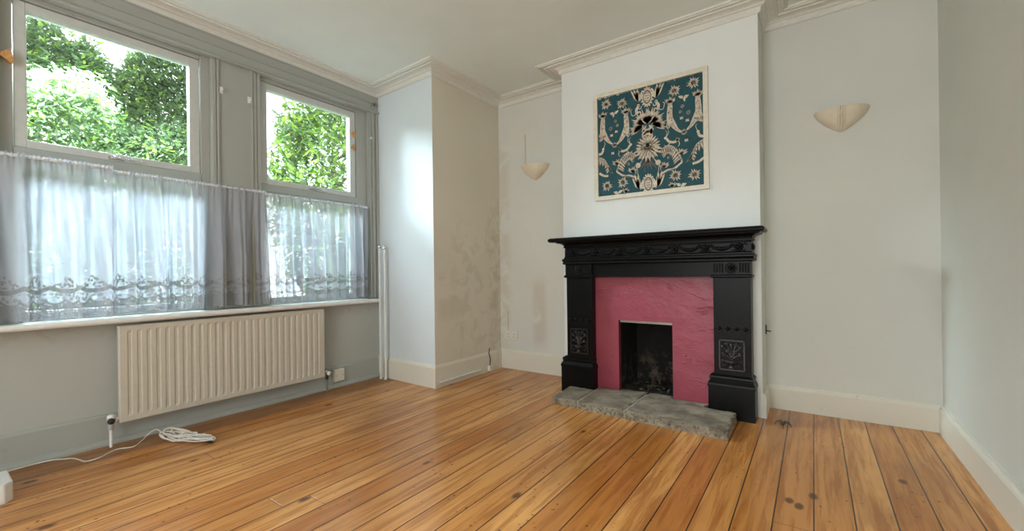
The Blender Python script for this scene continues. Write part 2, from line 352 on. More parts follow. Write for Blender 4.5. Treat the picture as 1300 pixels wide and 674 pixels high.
mb = MB(); mb.box(-0.15, A, REAR-0.15, BY0, 0, H); S(mb.build('wall_left_rear', m_wall))
mb = MB(); wall_grid(mb, 'y', A, D, 0, H, YL, YL+0.15, [(OX0-0.03, OX1+0.03, 0, OZ+0.03)]); S(mb.build('wall_back', m_back))
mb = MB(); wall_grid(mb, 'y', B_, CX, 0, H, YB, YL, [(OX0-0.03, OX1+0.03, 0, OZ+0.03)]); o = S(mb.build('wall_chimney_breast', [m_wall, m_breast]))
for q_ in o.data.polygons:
    if q_.normal.y < -0.9: q_.material_index = 1  # front face takes the painted-in lighter tone
mb = MB(); mb.box(D, D+0.15, REAR-0.15, YL+0.15, 0, H); S(mb.build('wall_right', m_wall))
RW = (1.55, 3.35, 0.25, 2.45)  # hole for the added rear opening
mb = MB(); wall_grid(mb, 'y', A, D, 0, H, REAR-0.15, REAR, [RW]); S(mb.build('wall_rear', m_wall))

# cornice
prof = [(0, 2.549), (0.012, 2.549), (0.018, 2.556), (0.018, 2.572), (0.024, 2.580), (0.034, 2.582)]
for k in range(6):
    a = k/5*PI/2; prof.append((0.040+0.038*(1-math.cos(a)), 2.584+0.011*math.sin(a)))
prof += [(0.086, 2.595), (0.090, 2.589), (0.100, 2.588), (0.104, 2.596), (0.124, 2.597), (0.127, 2.591), (0.136, 2.590), (0.139, 2.597), (0.146, 2.598), (0.149, 2.594), (0.154, 2.596), (0.156, H), (0, H)]
room = [(0, BY0), (0, Y1), (A, Y1E), (A, YL), (B_, YL), (B_, YB), (CX, YB), (CX, YL), (D, YL), (D, REAR)]
mb = MB(); mb.sweep(room, prof); S(mb.build('trim_1', m_cornice))
# skirtings
def skirt(name, path, h, extra=None):
    p = [(0, 0), (0.020, 0), (0.020, h-0.022), (0.016, h-0.012), (0.011, h-0.008), (0.009, h), (0, h)]
    if extra: p = [(0, 0), (0.042, 0), (0.042, 0.012), (0.036, 0.024), (0.024, 0.030), (0.018, 0.032), (0.018, h-0.012), (0.012, h), (0, h)]
    mb = MB(); mb.sweep(path, p); return S(mb.build(name, m_frame if extra else m_skirt))
skirt('baseboard_left', [(0, BY0), (0, Y1)], 0.172, True)
skirt('baseboard_alcove_left', [(0.0, Y1), (A, Y1E), (A, YL), (B_, YL), (B_, YB)], 0.184)
skirt('baseboard_right', [(CX, YB), (CX, YL), (D, YL), (D, REAR)], 0.155)

# window posts, head boards and mouldings
mb = MB()
mb.box(0.0, 0.014, 1.209, 1.414, 0.72, 2.40)           # flat panel between the windows
for a, b, d in ((1.172, 1.196, 0.020), (1.199, 1.212, 0.028), (1.410, 1.424, 0.028), (1.428, 1.450, 0.020), (1.454, 1.480, 0.014)):
    mb.box(0.0, d, a, b, 0.72, 2.40)
S(mb.build('trim_2', m_frame, bevel=0.003))
mb = MB()
for a, b, d in ((2.400, 2.420, 0.024), (2.424, 2.446, 0.034), (2.450, 2.462, 0.024), (2.466, 2.496, 0.030)):
    mb.box(0.0, d, a, b, 0.72, 2.42)
mb.box(0.0, 0.03, 0.050, 0.205, 0.72, 2.40); mb.box(0.0, 0.038, 0.210, 0.225, 0.72, 2.40); mb.box(0.0, 0.022, 0.229, 0.262, 0.72, 2.40)
S(mb.build('trim_3', m_frame, bevel=0.003))
mb = MB()
P = [(0, 2.396), (0.040, 2.396), (0.046, 2.404), (0.040, 2.414), (0.026, 2.422), (0.022, 2.430), (0.022, 2.476), (0.030, 2.480), (0.030, 2.487), (0.022, 2.490), (0.022, 2.536), (0.028, 2.540), (0.028, 2.549), (0, 2.549)]
mb.extr(P, lambda p, q, s: (p, s, q), BY0, Y1-0.001)
S(mb.build('trim_4', m_frame))
# sill
mb = MB()
P = [(-0.03, 0.684), (0.105, 0.684)]+[(0.105+0.017*math.sin(a), 0.701-0.017*math.cos(a)) for a in [k*PI/8 for k in range(1, 8)]]+[(0.105, 0.718), (-0.03, 0.718)]
mb.extr(P, lambda p, q, s: (p, s, q), BY0, 2.412, True)
sill = mb.build('window_sill', m_white); S(sill)

def ring(mb, y0, y1, z0, z1, wl, wr, wb, wt, xa, xb):
    mb.box(xa, xb, y0, y0+wl, z0, z1); mb.box(xa, xb, y1-wr, y1, z0, z1)
    mb.box(xa, xb, y0+wl, y1-wr, z0, z0+wb); mb.box(xa, xb, y0+wl, y1-wr, z1-wt, z1)
def window(name, y0, y1, s0, s1, g0, g1, hy):
    r = empty(name, (-0.06, (y0+y1)/2, WZ[0]), kind='structure')
    mb = MB(); ring(mb, y0, y1, WZ[0], WZ[1], s0-y0-0.004, y1-s1-0.004, 0.03, 0.030, -0.12, -0.018)
    mb.box(-0.12, -0.012, s0-0.004, s1+0.004, 1.560, 1.612)                  # transom
    part(mb, 'window_frame', m_frame, r, bevel=0.004)
    mb = MB(); ring(mb, s0, s1, 1.616, 2.366, g0-s0, s1-g1, 0.041, 0.046, -0.085, -0.028)
    mb.box(-0.07, -0.028, g0, g0+0.004, 1.657, 2.32); mb.box(-0.07, -0.028, g1-0.004, g1, 1.657, 2.32)
    s = part(mb, 'window_sash', m_sash, r, bevel=0.004)
    mb = MB(); mb.box(-0.066, -0.060, g0-0.01, g1+0.01, 1.650, 2.328); g = part(mb, 'window_pane', m_glass, r); tag(g, label='clear upper pane')
    mb = MB(); ring(mb, s0-0.004, s1+0.004, 0.730, 1.560, 0.035, 0.035, 0.04, 0.03, -0.10, -0.04); part(mb, 'lower_sash', m_sash, r, bevel=0.003)
    mb = MB(); mb.box(-0.072, -0.066, s0+0.02, s1-0.02, 0.76, 1.54); part(mb, 'window_pane', m_glass, r)
    mb = MB()
    mb.box(-0.028, -0.020, hy-0.035, hy+0.035, 1.622, 1.642); mb.ball((-0.014, hy-0.01, 1.634), 0.010, 0.014, 0.010)
    mb.tube([(-0.010, hy-0.02, 1.636), (-0.004, hy+0.03, 1.630), (-0.006, hy+0.11, 1.630)], [0.007, 0.006, 0.005])
    part(mb, 'window_handle', m_chrome, r)
    return r
window('window_1', W1[0], W1[1], 0.312, 1.114, 0.354, 1.064, 0.70)
window('added_bay_window', W0[0], W0[1], -0.800, 0.002, -0.758, -0.048, -0.40)  # unseen third bay window, added to bring more light in
window('window_2', W2[0], W2[1], 1.492, 2.288, 1.538, 2.239, 1.89)
# unseen glazed opening behind the camera, added to fill the room with light
r = empty('added_rear_window', (2.45, REAR, 0.25), kind='structure')
mb = MB()
def ringy(mb, x0, x1, z0, z1, w_, ya, yb):
    mb.box(x0, x0+w_, ya, yb, z0, z1); mb.box(x1-w_, x1, ya, yb, z0, z1); mb.box(x0+w_, x1-w_, ya, yb, z0, z0+w_); mb.box(x0+w_, x1-w_, ya, yb, z1-w_, z1)
ringy(mb, *RW, 0.05, REAR-0.11, REAR-0.02); mb.box(2.43, 2.47, REAR-0.1, REAR-0.03, 0.3, 2.4)
part(mb, 'window_frame', m_white, r)

# ------------------------------------------------------------------ net curtains
def curtain(y0, y1, seed, zt=1.546, label='', lift=0.0, xo=0.0):
    rnd = random.Random(seed); nx, nz = 420, 46
    nf = int((y1-y0)/0.048); folds = []
    ph = [rnd.uniform(0, 6.28) for _ in range(6)]; fr = [rnd.uniform(0.75, 1.3) for _ in range(6)]
    big = [(rnd.uniform(y0, y1), rnd.uniform(-0.16, 0.16), rnd.uniform(0.03, 0.08)) for _ in range(7)]
    vs, fs, uvs = [], [], []
    for j in range(nz+1):
        tz = j/nz; z = zt+0.010-(zt+0.010-0.727-lift)*tz
        for i in range(nx+1):
            s = i/nx; y = y0+(y1-y0)*s
            g = 2*PI*(y-y0)/0.048
            g1 = math.sin(g*0.42*fr[0]+ph[0]+1.3*math.sin(g*0.11+ph[1])+tz*0.8*math.sin(g*0.07+ph[5]))
            g2 = math.sin(g*0.95*fr[2]+ph[2]+1.1*math.sin(g*0.17+ph[3])); g3 = math.sin(g*2.6+ph[4])
            amp = 0.006+0.030*min(1, tz*1.8)
            top = max(0, 1-tz*9)
            x = 0.052+xo+amp*g1+(0.0055+0.006*tz)*g2+0.004*top*g3
            ys = y+0.010*tz*math.sin(g*0.42*fr[0]+ph[0]+1.2)
            for bc, sl, wd in big: ys += sl*0.12*tz*math.exp(-((y-bc)/wd)**2)
            if abs(z-(zt-0.010)) < 0.014 and 0.02 < tz+0.02: x += 0.0015*g3
            zz = z+0.003*math.sin(g*0.42+ph[1])*(tz)+(0.003*g3 if j == 0 else 0)
            vs.append((x, ys, max(zz, 0.7235))); uvs.append((y*1.6, z-lift*0.6))
    for j in range(nz):
        for i in range(nx): a = j*(nx+1)+i; fs.append((a, a+1, a+nx+2, a+nx+1))
    me = bpy.data.meshes.new('net_curtain'); me.from_pydata(vs, [], fs); me.materials.append(m_net)
    ul = me.uv_layers.new(name='UVMap')
    for lp in me.loops: ul.data[lp.index].uv = uvs[lp.vertex_index]
    me.polygons.foreach_set('use_smooth', [True]*len(fs)); me.update()
    o = bpy.data.objects.new('net_curtain', me); C.objects.link(o)
    # gathered heading round the wire
    mb = MB(); n = int((y1-y0)*220); pts = []; rr = []
    for i in range(n+1):
        y = y0+(y1-y0)*i/n; pts.append((0.052+xo+0.001*math.sin(i*1.7), y, zt-0.004+0.0015*math.sin(i*2.3+seed))); rr.append(0.008+0.0022*math.sin(i*1.9+seed)+0.0012*math.sin(i*0.77))
    mb.tube(pts, rr, 10); mb.build('gathered_heading', m_headcloth, parent=o)
    return tag(o, label, 'curtain', 'net curtains on the bay windows')
m_headcloth = plain('curtain_heading', (0.74, 0.76, 0.80), 0.8, nscale=120, nstr=0.6, var=0.1)
def zr(y): return 1.552-0.0125*(y-0.25)
curtain(-0.860, 0.665, 3, 1.556, 'white net curtain panel at the far left of the bay windows, lace hem hanging lowest', 0.0, 0.010)
curtain(0.655, 1.490, 5, 1.541, 'white net curtain panel with lace hem across most of the left window and post', 0.010)
curtain(1.480, 2.345, 9, 1.528, 'white net curtain panel with lace hem across the right-hand window', 0.012)
mb = MB(); mb.tube([(0.052, -0.88, 1.560), (0.052, 0.66, 1.5445), (0.052, 1.49, 1.531), (0.052, 2.35, 1.523)], 0.0035, 6)
mb.tube([(0.03, 2.35, 1.523), (0.056, 2.35, 1.523)], 0.004, 6); mb.tube([(0.02, -0.88, 1.560), (0.056, -0.88, 1.560)], 0.004, 6)
tag(mb.build('curtain_wire', m_white), 'thin white wire the net curtains hang from across the bay', 'curtain wire')

# ------------------------------------------------------------------ radiator
r = empty('radiator', (0.08, 1.29, 0.12)); tag(r, 'cream painted ribbed panel radiator under the window sill', 'radiator')
mb = MB(); y0, y1, z0, z1 = 0.672, 1.900, 0.126, 0.668
n = 27; m0 = 0.030; pit = (y1-y0-2*m0)/n; rows = []
cols = [(y0, 0.076), (y0, 0.099), (y0+0.006, 0.104), (y0+m0, 0.104)]
for k in range(n):
    a = y0+m0+k*pit
    cols += [(a+pit*0.15, 0.104), (a+pit*0.27, 0.0985), (a+pit*0.55, 0.0985), (a+pit*0.67, 0.104), (a+pit, 0.104)]
cols += [(y1-0.006, 0.104), (y1, 0.099), (y1, 0.076)]
zz = [(z0, 0), (z0, 0.95), (z0+0.006, 1), (z0+0.030, 1), (z0+0.045, 2), (z1-0.040, 2), (z1-0.026, 1), (z1-0.006, 1), (z1, 0.95), (z1, 0)]
nc = len(cols); vs = []
for z, md in zz:
    for y, x in cols:
        if md == 0: xx = 0.076
        elif md == 2: xx = x
        else: xx = (0.104 if x < 0.1 and x > 0.098 and x != 0.099 else x)-(0.004 if md == 0.95 else 0)
        vs.append((xx, y, z))
mb.add(vs, [(j*nc+i, j*nc+i+1, (j+1)*nc+i+1, (j+1)*nc+i) for j in range(len(zz)-1) for i in range(nc-1)])
mb.add([(0.076, y0, z0), (0.076, y1, z0), (0.076, y1, z1), (0.076, y0, z1)], [(0, 1, 2, 3)])
part(mb, 'radiator_panel', m_rad, r)
mb = MB()
for y in (0.85, 1.72): mb = MB(); mb.box(0.004, 0.077, y, y+0.03, 0.20, 0.60); part(mb, 'wall_bracket', m_rad, r)
for (yv, sgn) in ((0.640, 1), (1.925, -1)):
    mb = MB(); mb.tube([(0.085, yv, 0.002), (0.085, yv, 0.12)], 0.008, 10)
    mb.lathe([(0.0, 0.10), (0.013, 0.10), (0.013, 0.145), (0.017, 0.147), (0.017, 0.175), (0.010, 0.182), (0, 0.182)], (0.085, yv, 0), (0, 0, 1), 12)
    mb.tube([(0.085, yv, 0.148), (0.085, yv+sgn*0.040, 0.148)], [0.011, 0.011], 10)
    mb.lathe([(0.0, 0.014), (0.015, 0.014), (0.015, 0.026), (0, 0.026)], (0.085, yv, 0.148), (0, sgn, 0), 6)
    o = part(mb, 'radiator_valve', m_white if sgn > 0 else m_metal, r)
    if sgn < 0: o['label'] = 'tarnished metal valve at the right end'
    mb = MB(); mb.lathe([(0.0, 0.0), (0.016, 0), (0.017, 0.012), (0.0, 0.012)], (0.102, yv-sgn*0.004, 0.15), (1, 0, 0), 10); part(mb, 'valve_cap', m_dark if sgn > 0 else m_white, r)

# electrical box on skirting under right window
mb = MB(); mb.box(0.018, 0.050, 2.015, 2.105, 0.052, 0.150)
o = mb.build('junction_box', m_skirt, bevel=0.004); 
for y in (2.03, 2.09): mb = MB(); mb.ball((0.051, y, 0.10), 0.003, 0.004, 0.004); mb.build('screw', m_metal, parent=o)
tag(o, 'square cream painted junction box on the skirting right of the radiator', 'junction box')

# twin pipes in the corner of the bay
for i, (px, py, ptop, lab) in enumerate(((0.112, 2.425, 1.165, 'left of two white capped vertical pipes in the bay corner, nearer the window'), (0.168, 2.432, 1.150, 'right of two white capped vertical pipes in the bay corner, nearer the white wall'))):
    mb = MB(); mb.tube([(px, py, 0.0), (px+0.002*i, py, ptop)], 0.0095, 12)
    mb.lathe([(0.0095, 0), (0.014, 0.001), (0.014, 0.012), (0.0095, 0.013)], (px, py, 0), (0, 0, 1), 12)
    o = mb.build('vertical_pipe', m_white); mb = MB()
    mb.lathe([(0.0, 0), (0.013, 0), (0.017, 0.006), (0.018, 0.018), (0.014, 0.028), (0.006, 0.033), (0, 0.034)], (px, py, ptop), (0, 0, 1), 14)
    mb.build('pipe_cap', m_chrome, parent=o); tag(o, lab, 'pipe')

# small fittings on the window timber
mb = MB(); mb.tube([(0.020, 2.452, 2.470), (0.055, 2.450, 2.480), (0.062, 2.425, 2.478), (0.058, 2.405, 2.465), (0.056, 2.402, 2.435)], 0.005, 8); mb.ball((0.034, 2.455, 2.472), 0.012, 0.014, 0.014)
tag(mb.build('curtain_hook', m_metal), 'bent dark metal hook high in the bay corner under the cornice', 'hook')
for (y, z, lab) in ((1.226, 2.196, 'small white hook on the post, nearer the left window'), (1.402, 2.184, 'small white hook on the post, nearer the right window')):
    mb = MB(); mb.box(0.014, 0.022, y-0.010, y+0.010, z-0.022, z+0.022)
    mb.tube([(0.020, y, z+0.012), (0.040, y, z+0.010), (0.042, y, z-0.008), (0.034, y, z-0.014)], 0.004, 8)
    tag(mb.build('curtain_hook', m_white, bevel=0.002), lab, 'hook')
mb = MB(); mb.lathe([(0, 0.022), (0.009, 0.020), (0.012, 0.014), (0.006, 0.006), (0.006, 0), (0, 0)], (0.024, 2.408, 2.16), (1, 0, 0), 12)
tag(mb.build('cup_hook', m_white), 'tiny white knob on the frame right of the right window', 'hook')
def wedge(y, z, w_, h_, x, lab, d=0.03):
    mb = MB(); mb.extr([(y-w_, z), (y+w_*0.7, z-h_), (y+w_, z-h_*0.4), (y+w_*0.4, z+h_)], lambda p, q, s: (s, p, q), x, x+d)
    tag(mb.build('timber_wedge', m_raw, bevel=0.002), lab, 'wooden wedge')
wedge(0.286, 2.055, 0.028, 0.036, -0.018, 'pointed bare orange timber wedge on the frame left of the left window')
wedge(2.262, 2.170, 0.026, 0.026, -0.028, 'upper bare orange timber wedge on the right window frame', 0.02)
wedge(2.262, 2.052, 0.020, 0.030, -0.028, 'lower bare orange timber wedge on the right window frame', 0.012)

# ------------------------------------------------------------------ cable on the floor by the skirting
CP = [(0.066, 0.23, 0.005), (0.055, 0.33, 0.006), (0.060, 0.41, 0.006), (0.085, 0.45, 0.004), (0.13, 0.49, 0.004), (0.225, 0.515, 0.004), (0.222, 0.57, 0.004), (0.160, 0.645, 0.004), (0.190, 0.71, 0.004), (0.12, 0.765, 0.005), (0.085, 0.80, 0.02), (0.075, 0.84, 0.036), (0.115, 0.855, 0.02), (0.20, 0.85, 0.005), (0.27, 0.875, 0.008)]
def catmull(P, k=8):
    P = [Vector(p) for p in P]; out = []
    for i in range(len(P)-1):
        a, b, c, d = P[max(i-1, 0)], P[i], P[i+1], P[min(i+2, len(P)-1)]
        for j in range(k):
            s = j/k; out.append(0.5*((2*b)+(c-a)*s+(2*a-5*b+4*c-d)*s*s+(3*b-a-3*c+d)*s**3))
    return out+[P[-1]]
mb = MB(); mb.tube(catmull(CP), 0.0036, 6)
rnd = random.Random(4); ctr = Vector((0.335, 0.912, 0.018)); ax = Vector((0.14, 0.065, 0)); ay = Vector((-0.035, 0.075, 0))
for k in range(11):
    L, Wd = rnd.uniform(0.65, 1.15), rnd.uniform(0.25, 0.62); off = Vector((rnd.uniform(-0.02, 0.02), rnd.uniform(-0.01, 0.01), 0)); ti = rnd.uniform(-0.25, 0.25); base = rnd.uniform(0.0, 0.02)
    pts = []
    for j in range(29):
        a = 2*PI*j/28; e = math.cos(a+ti); g = math.sin(a)
        pos = ctr+off+ax*L*e+ay*Wd*g*(1.15 if e < 0 else 0.55); pos.z = 0.006+base*1.4+0.020*(1+math.sin(2*a+k))*(0.7 if e < 0.2 else 0.35)
        pts.append(pos)
    mb.tube(pts, 0.0036, 6, cap=False)
mb.tube(catmull([(0.33, 0.875, 0.02), (0.322, 0.90, 0.052), (0.325, 0.935, 0.04), (0.335, 0.955, 0.012)], 6), 0.0042, 6)
o = mb.build('extension_cable', m_cable); tag(o, 'thin white cable trailing along the skirting to a tangled coil on the floorboards', 'cable')
mb = MB(); mb.tube([(0.46, 0.960, 0.012), (0.49, 0.972, 0.010), (0.505, 0.978, 0.009)], [0.006, 0.008, 0.006], 8); q_ = mb.build('plug_end', m_dark, parent=o); q_['label'] = 'dark plug tip'

# white block at bottom-left edge
mb = MB(); mb.prism([(0.30, -0.10), (0.50, -0.10), (0.50, 0.225), (0.475, 0.25), (0.30, 0.25)], 0.0, 0.085)
tag(mb.build('painted_wood_block', m_white, bevel=0.006), 'white painted wooden block on the floorboards at the left edge of the view', 'wood block')

# ------------------------------------------------------------------ alcove details
mb = MB(); mb.tube([(A+0.034, 2.486, 0.045), (A+0.034, 3.02, 0.045)], 0.009, 10)
for y in (2.60, 2.9): mb.box(A+0.02, A+0.036, y, y+0.012, 0.034, 0.058)
tag(mb.build('heating_pipe', m_white), 'horizontal white pipe along the skirting of the left alcove', 'pipe')
mb = MB(); mb.box(A+0.020, A+0.050, 3.130, 3.190, 0.012, 0.060)
o = mb.build('cable_box', m_white, bevel=0.004); tag(o, 'small white cable junction box low in the stained alcove corner', 'cable box')
mb = MB(); mb.tube(catmull([(A+0.035, 3.15, 0.06), (A+0.025, 3.17, 0.12), (A+0.026, 3.15, 0.17), (A+0.006, 3.185, 0.215)], 5), 0.004, 6); mb.build('cable_lead', m_dark, parent=o)
mb = MB(); mb.tube(catmull([(A+0.03, 3.18, 0.05), (A+0.045, 3.23, 0.10), (A+0.03, 3.27, 0.13), (A+0.024, 3.29, 0.20)], 5), 0.003, 6); mb.build('cable_lead', m_cable, parent=o)
o = empty('double_socket', (0.873, YL, 0.315)); tag(o, 'cream double power socket low on the left alcove wall', 'power socket')
mb = MB(); mb.box(0.798, 0.948, YL-0.012, YL, 0.288, 0.368); part(mb, 'socket_plate', m_plastic, o, bevel=0.003)
for xc in (0.838, 0.908):
    mb = MB(); mb.box(xc-0.003, xc+0.003, YL-0.0128, YL-0.010, 0.328, 0.337); mb.box(xc-0.014, xc-0.008, YL-0.0128, YL-0.010, 0.304, 0.310); mb.box(xc+0.008, xc+0.014, YL-0.0128, YL-0.010, 0.304, 0.310)
    part(mb, 'socket_holes', m_dark, o)
    mb = MB(); mb.box(xc+0.018, xc+0.027, YL-0.016, YL-0.010, 0.335, 0.353); part(mb, 'switch', m_plastic, o)
mb = MB(); mb.box(0.828, 0.834, YL-0.004, YL, 0.37, 0.56); tag(mb.build('buried_cable', plain('cable_chase', (0.56, 0.50, 0.41), 0.8)), 'thin line of buried cable rising above the double socket', 'cable')
mb = MB(); mb.box(1.056, 1.063, YL-0.004, YL, 1.955, 2.24); tag(mb.build('buried_cable', bpy.data.materials['cable_chase']), 'thin line of buried cable rising above the left wall light', 'cable')

# wall lights: half-bowl uplighters
def wall_light(xc, zt, hw, hgt, dep, ribs, label, tilt=0.0):
    r = empty('wall_light', (xc, YL, zt)); tag(r, label, 'wall light')
    mb = MB(); n, m = 48, 18; vs = []
    def P(s, tt, th=0.0):     # s -1..1 across, tt 0 top ..1 bottom
        wv = (1-tt**1.55)**0.85 if tt < 1 else 0.0
        x = s*(hw-th)*wv; d = (dep-th)*math.sqrt(max(0, 1-abs(s)**2.2))*(wv**0.7 if wv > 0 else 0)
        d *= 1.0+(0.06*abs(math.sin(s*ribs*PI/2)) if ribs > 3 else 0)
        z = zt-tt*(hgt-th)+tilt*x
        return (xc+x, YL-d-0.001, z)
    for th in (0.0, 0.005):
        g = [P(-1+2*i/n, j/m, th) for j in range(m+1) for i in range(n+1)]
        mb.add(g, [(j*(n+1)+i, j*(n+1)+i+1, (j+1)*(n+1)+i+1, (j+1)*(n+1)+i) for j in range(m) for i in range(n)], True)
    a = [P(-1+2*i/n, 0, 0.0) for i in range(n+1)]; b = [P(-1+2*i/n, 0, 0.005) for i in range(n+1)]
    mb.add(a+b, [(i, i+1, n+2+i, n+1+i) for i in range(n)])
    part(mb, 'lamp_shade', m_cream, r)
    if ribs <= 3:
        for dx in (-0.014, 0.0, 0.014):
            mb = MB(); pts = [Vector(P(dx/hw/max(0.2, (1-tt**1.55)**0.85), tt))+Vector((0, -0.002, 0)) for tt in [k/14*0.97 for k in range(15)]]
            mb.tube(pts, 0.006, 8); part(mb, 'shade_rib', m_cream, r)
    mb = MB(); mb.box(xc-0.035, xc+0.035, YL-0.02, YL, zt-0.08, zt-0.01); mb.tube([(xc, YL-0.02, zt-0.05), (xc, YL-0.05, zt-0.045)], 0.012, 8); part(mb, 'lamp_holder', m_white, r)
    return r
wall_light(1.175, 1.925, 0.148, 0.135, 0.105, 9, 'small fluted cream half-bowl wall light in the left alcove', -0.02)
wall_light(3.425, 1.925, 0.140, 0.135, 0.105, 2, 'cream half-bowl wall light with central ribs in the right alcove', -0.02)

# screw in wall and wire tuft on the floor
mb = MB(); mb.tube([(3.010, 3.355, 0.52), (3.035, 3.350, 0.518)], 0.004, 8); mb.box(CX, CX+0.006, 3.335, 3.36, 0.50, 0.56)
tag(mb.build('wall_screw', [m_dark]), 'small dark screw in the wall right of the chimney breast', 'screw')
mb = MB(); rnd = random.Random(7)
for k in range(9):
    a = rnd.uniform(0, 6.28); pts = [(3.112, 3.02, 0.0)]
    x, y, z = 3.112, 3.02, 0.0
    for j in range(5): a += rnd.uniform(-0.9, 0.9); x += 0.010*math.cos(a); y += 0.014*math.sin(a); z = max(0.002, 0.022*math.sin((j+1)/5*PI)+rnd.uniform(-0.004, 0.006)); pts.append((x, y, z))
    mb.tube(catmull(pts, 3), 0.0018, 5)
tag(mb.build('wire_tuft', m_dark), 'small tuft of dark frayed wire on the floorboards right of the fireplace', 'wire')

# ------------------------------------------------------------------ fireplace
PF = 2.985
fp = empty('fireplace', (2.316, YB, 0)); tag(fp, 'black cast iron fireplace with mantel shelf, crimson plaster panel and dark opening', 'fireplace')
L0, L1, R0, R1 = 1.687, 1.900, 2.745, 2.957
XL, XR = 1.680, 2.968
# shelf with rounded, drooping nose
mb = MB()
def shelf_pt(off, d, z): return (off, d, z)
profS = [(0.00, 1.198), (0.190, 1.198), (0.205, 1.194), (0.212, 1.186), (0.213, 1.178), (0.209, 1.168), (0.198, 1.166), (0.186, 1.170), (0.165, 1.166), (0, 1.166)]
x0s, x1s = 1.575, 3.042
front = YB
rings = []
for (ex) in (0.0,):
    pass
path = [(x0s, front), (x0s, front-0.21), (x1s, front-0.21), (x1s, front)]
# nose runs round three sides: outward offset relative to an inset rectangle
nose = [(-0.03, 1.198), (-0.012, 1.198), (0.0, 1.193), (0.006, 1.184), (0.004, 1.172), (-0.004, 1.166), (-0.012, 1.168), (-0.03, 1.168)]
mb.sweep([(x1s-0.006, front), (x1s-0.006, front-0.204), (x0s+0.006, front-0.204), (x0s+0.006, front)][::-1], [(-d, z) for d, z in nose] if False else nose)
mb.box(x0s+0.03, x1s-0.03, front-0.18, front, 1.1682, 1.1978)
part(mb, 'mantel_shelf', m_iron, fp)
def round3(mb, prof, xl, xr, yb):      # profile (outward d, z) run round the left, front and right, on box xl..xr / yb..YB
    mb.sweep([(xl, YB), (xl, yb), (xr, yb), (xr, YB)], prof)
# cove under shelf
mb = MB(); pr = [(-0.02, 1.168), (0.052, 1.168), (0.050, 1.160)]
for k in range(7): a = k/6*PI/2; pr.append((0.046-0.040*math.sin(a), 1.156-0.026*(1-math.cos(a))))
pr += [(0.010, 1.127), (0.010, 1.120), (-0.02, 1.120)]
round3(mb, pr, XL+0.004, XR-0.004, 2.972); part(mb, 'cove_moulding', m_iron, fp)
# frieze
mb = MB(); pr = [(-0.02, 1.120), (0.000, 1.120), (0.003, 1.105), (0.003, 1.052), (0.008, 1.044), (0.008, 1.036), (-0.02, 1.036)]
round3(mb, pr, XL+0.006, XR-0.006, 2.972); mb.box(XL+0.02, XR-0.02, 2.98, YB, 1.036, 1.168)
part(mb, 'frieze_panel', m_iron, fp)
mb = MB()
xs = [1.7415+0.1925*k for k in range(7)]
for i, x in enumerate(xs):
    for k in range(8):
        a = 2*PI*k/8; mb.ball((x+0.017*math.cos(a), 2.964, 1.078+0.017*math.sin(a)), 0.0105, 0.009, 0.0105, 8, 5)
    mb.ball((x, 2.958, 1.078), 0.011, 0.010, 0.011, 10, 6)
    for sg in (-1, 1):
        mb.tube([(x+sg*0.018, 2.968, 1.088), (x+sg*0.034, 2.966, 1.100), (x+sg*0.050, 2.967, 1.090)], [0.004, 0.006, 0.003], 6)
        mb.tube([(x+sg*0.012, 2.968, 1.064), (x+sg*0.026, 2.966, 1.054), (x+sg*0.036, 2.968, 1.062)], [0.004, 0.005, 0.003], 6)
    if i < 6:
        for k in range(13):       # swag of husks between rosettes
            s = k/12; xx = x+0.034+(0.1245)*s; zz = 1.086-0.016*math.sin(PI*s)
            mb.ball((xx, 2.966, zz), 0.008, 0.005+0.004*math.sin(PI*s), 0.005+0.010*math.sin(PI*s), 7, 5)
for yy in (3.00, 3.05):
    mb.ball((XL+0.001, yy, 1.078), 0.012, 0.016, 0.020, 8, 6); mb.ball((XR-0.001, yy, 1.078), 0.012, 0.016, 0.020, 8, 6)
part(mb, 'garland_relief', m_iron, fp)
# bead and architrave
mb = MB(); pr = [(-0.02, 1.036), (0.012, 1.036), (0.018, 1.030), (0.018, 1.020), (0.010, 1.012), (0.014, 1.004), (0.014, 0.996), (0.004, 0.990), (-0.02, 0.990)]
round3(mb, pr, XL+0.002, XR-0.002, 2.972); part(mb, 'bead_moulding', m_iron, fp)
mb = MB(); mb.box(L1-0.02, R0+0.02, 2.995, YB-0.02, 0.905, 1.036); mb.box(L1-0.01, R0+0.01, 2.988, 3.04, 0.893, 0.905); part(mb, 'lintel', m_iron, fp)
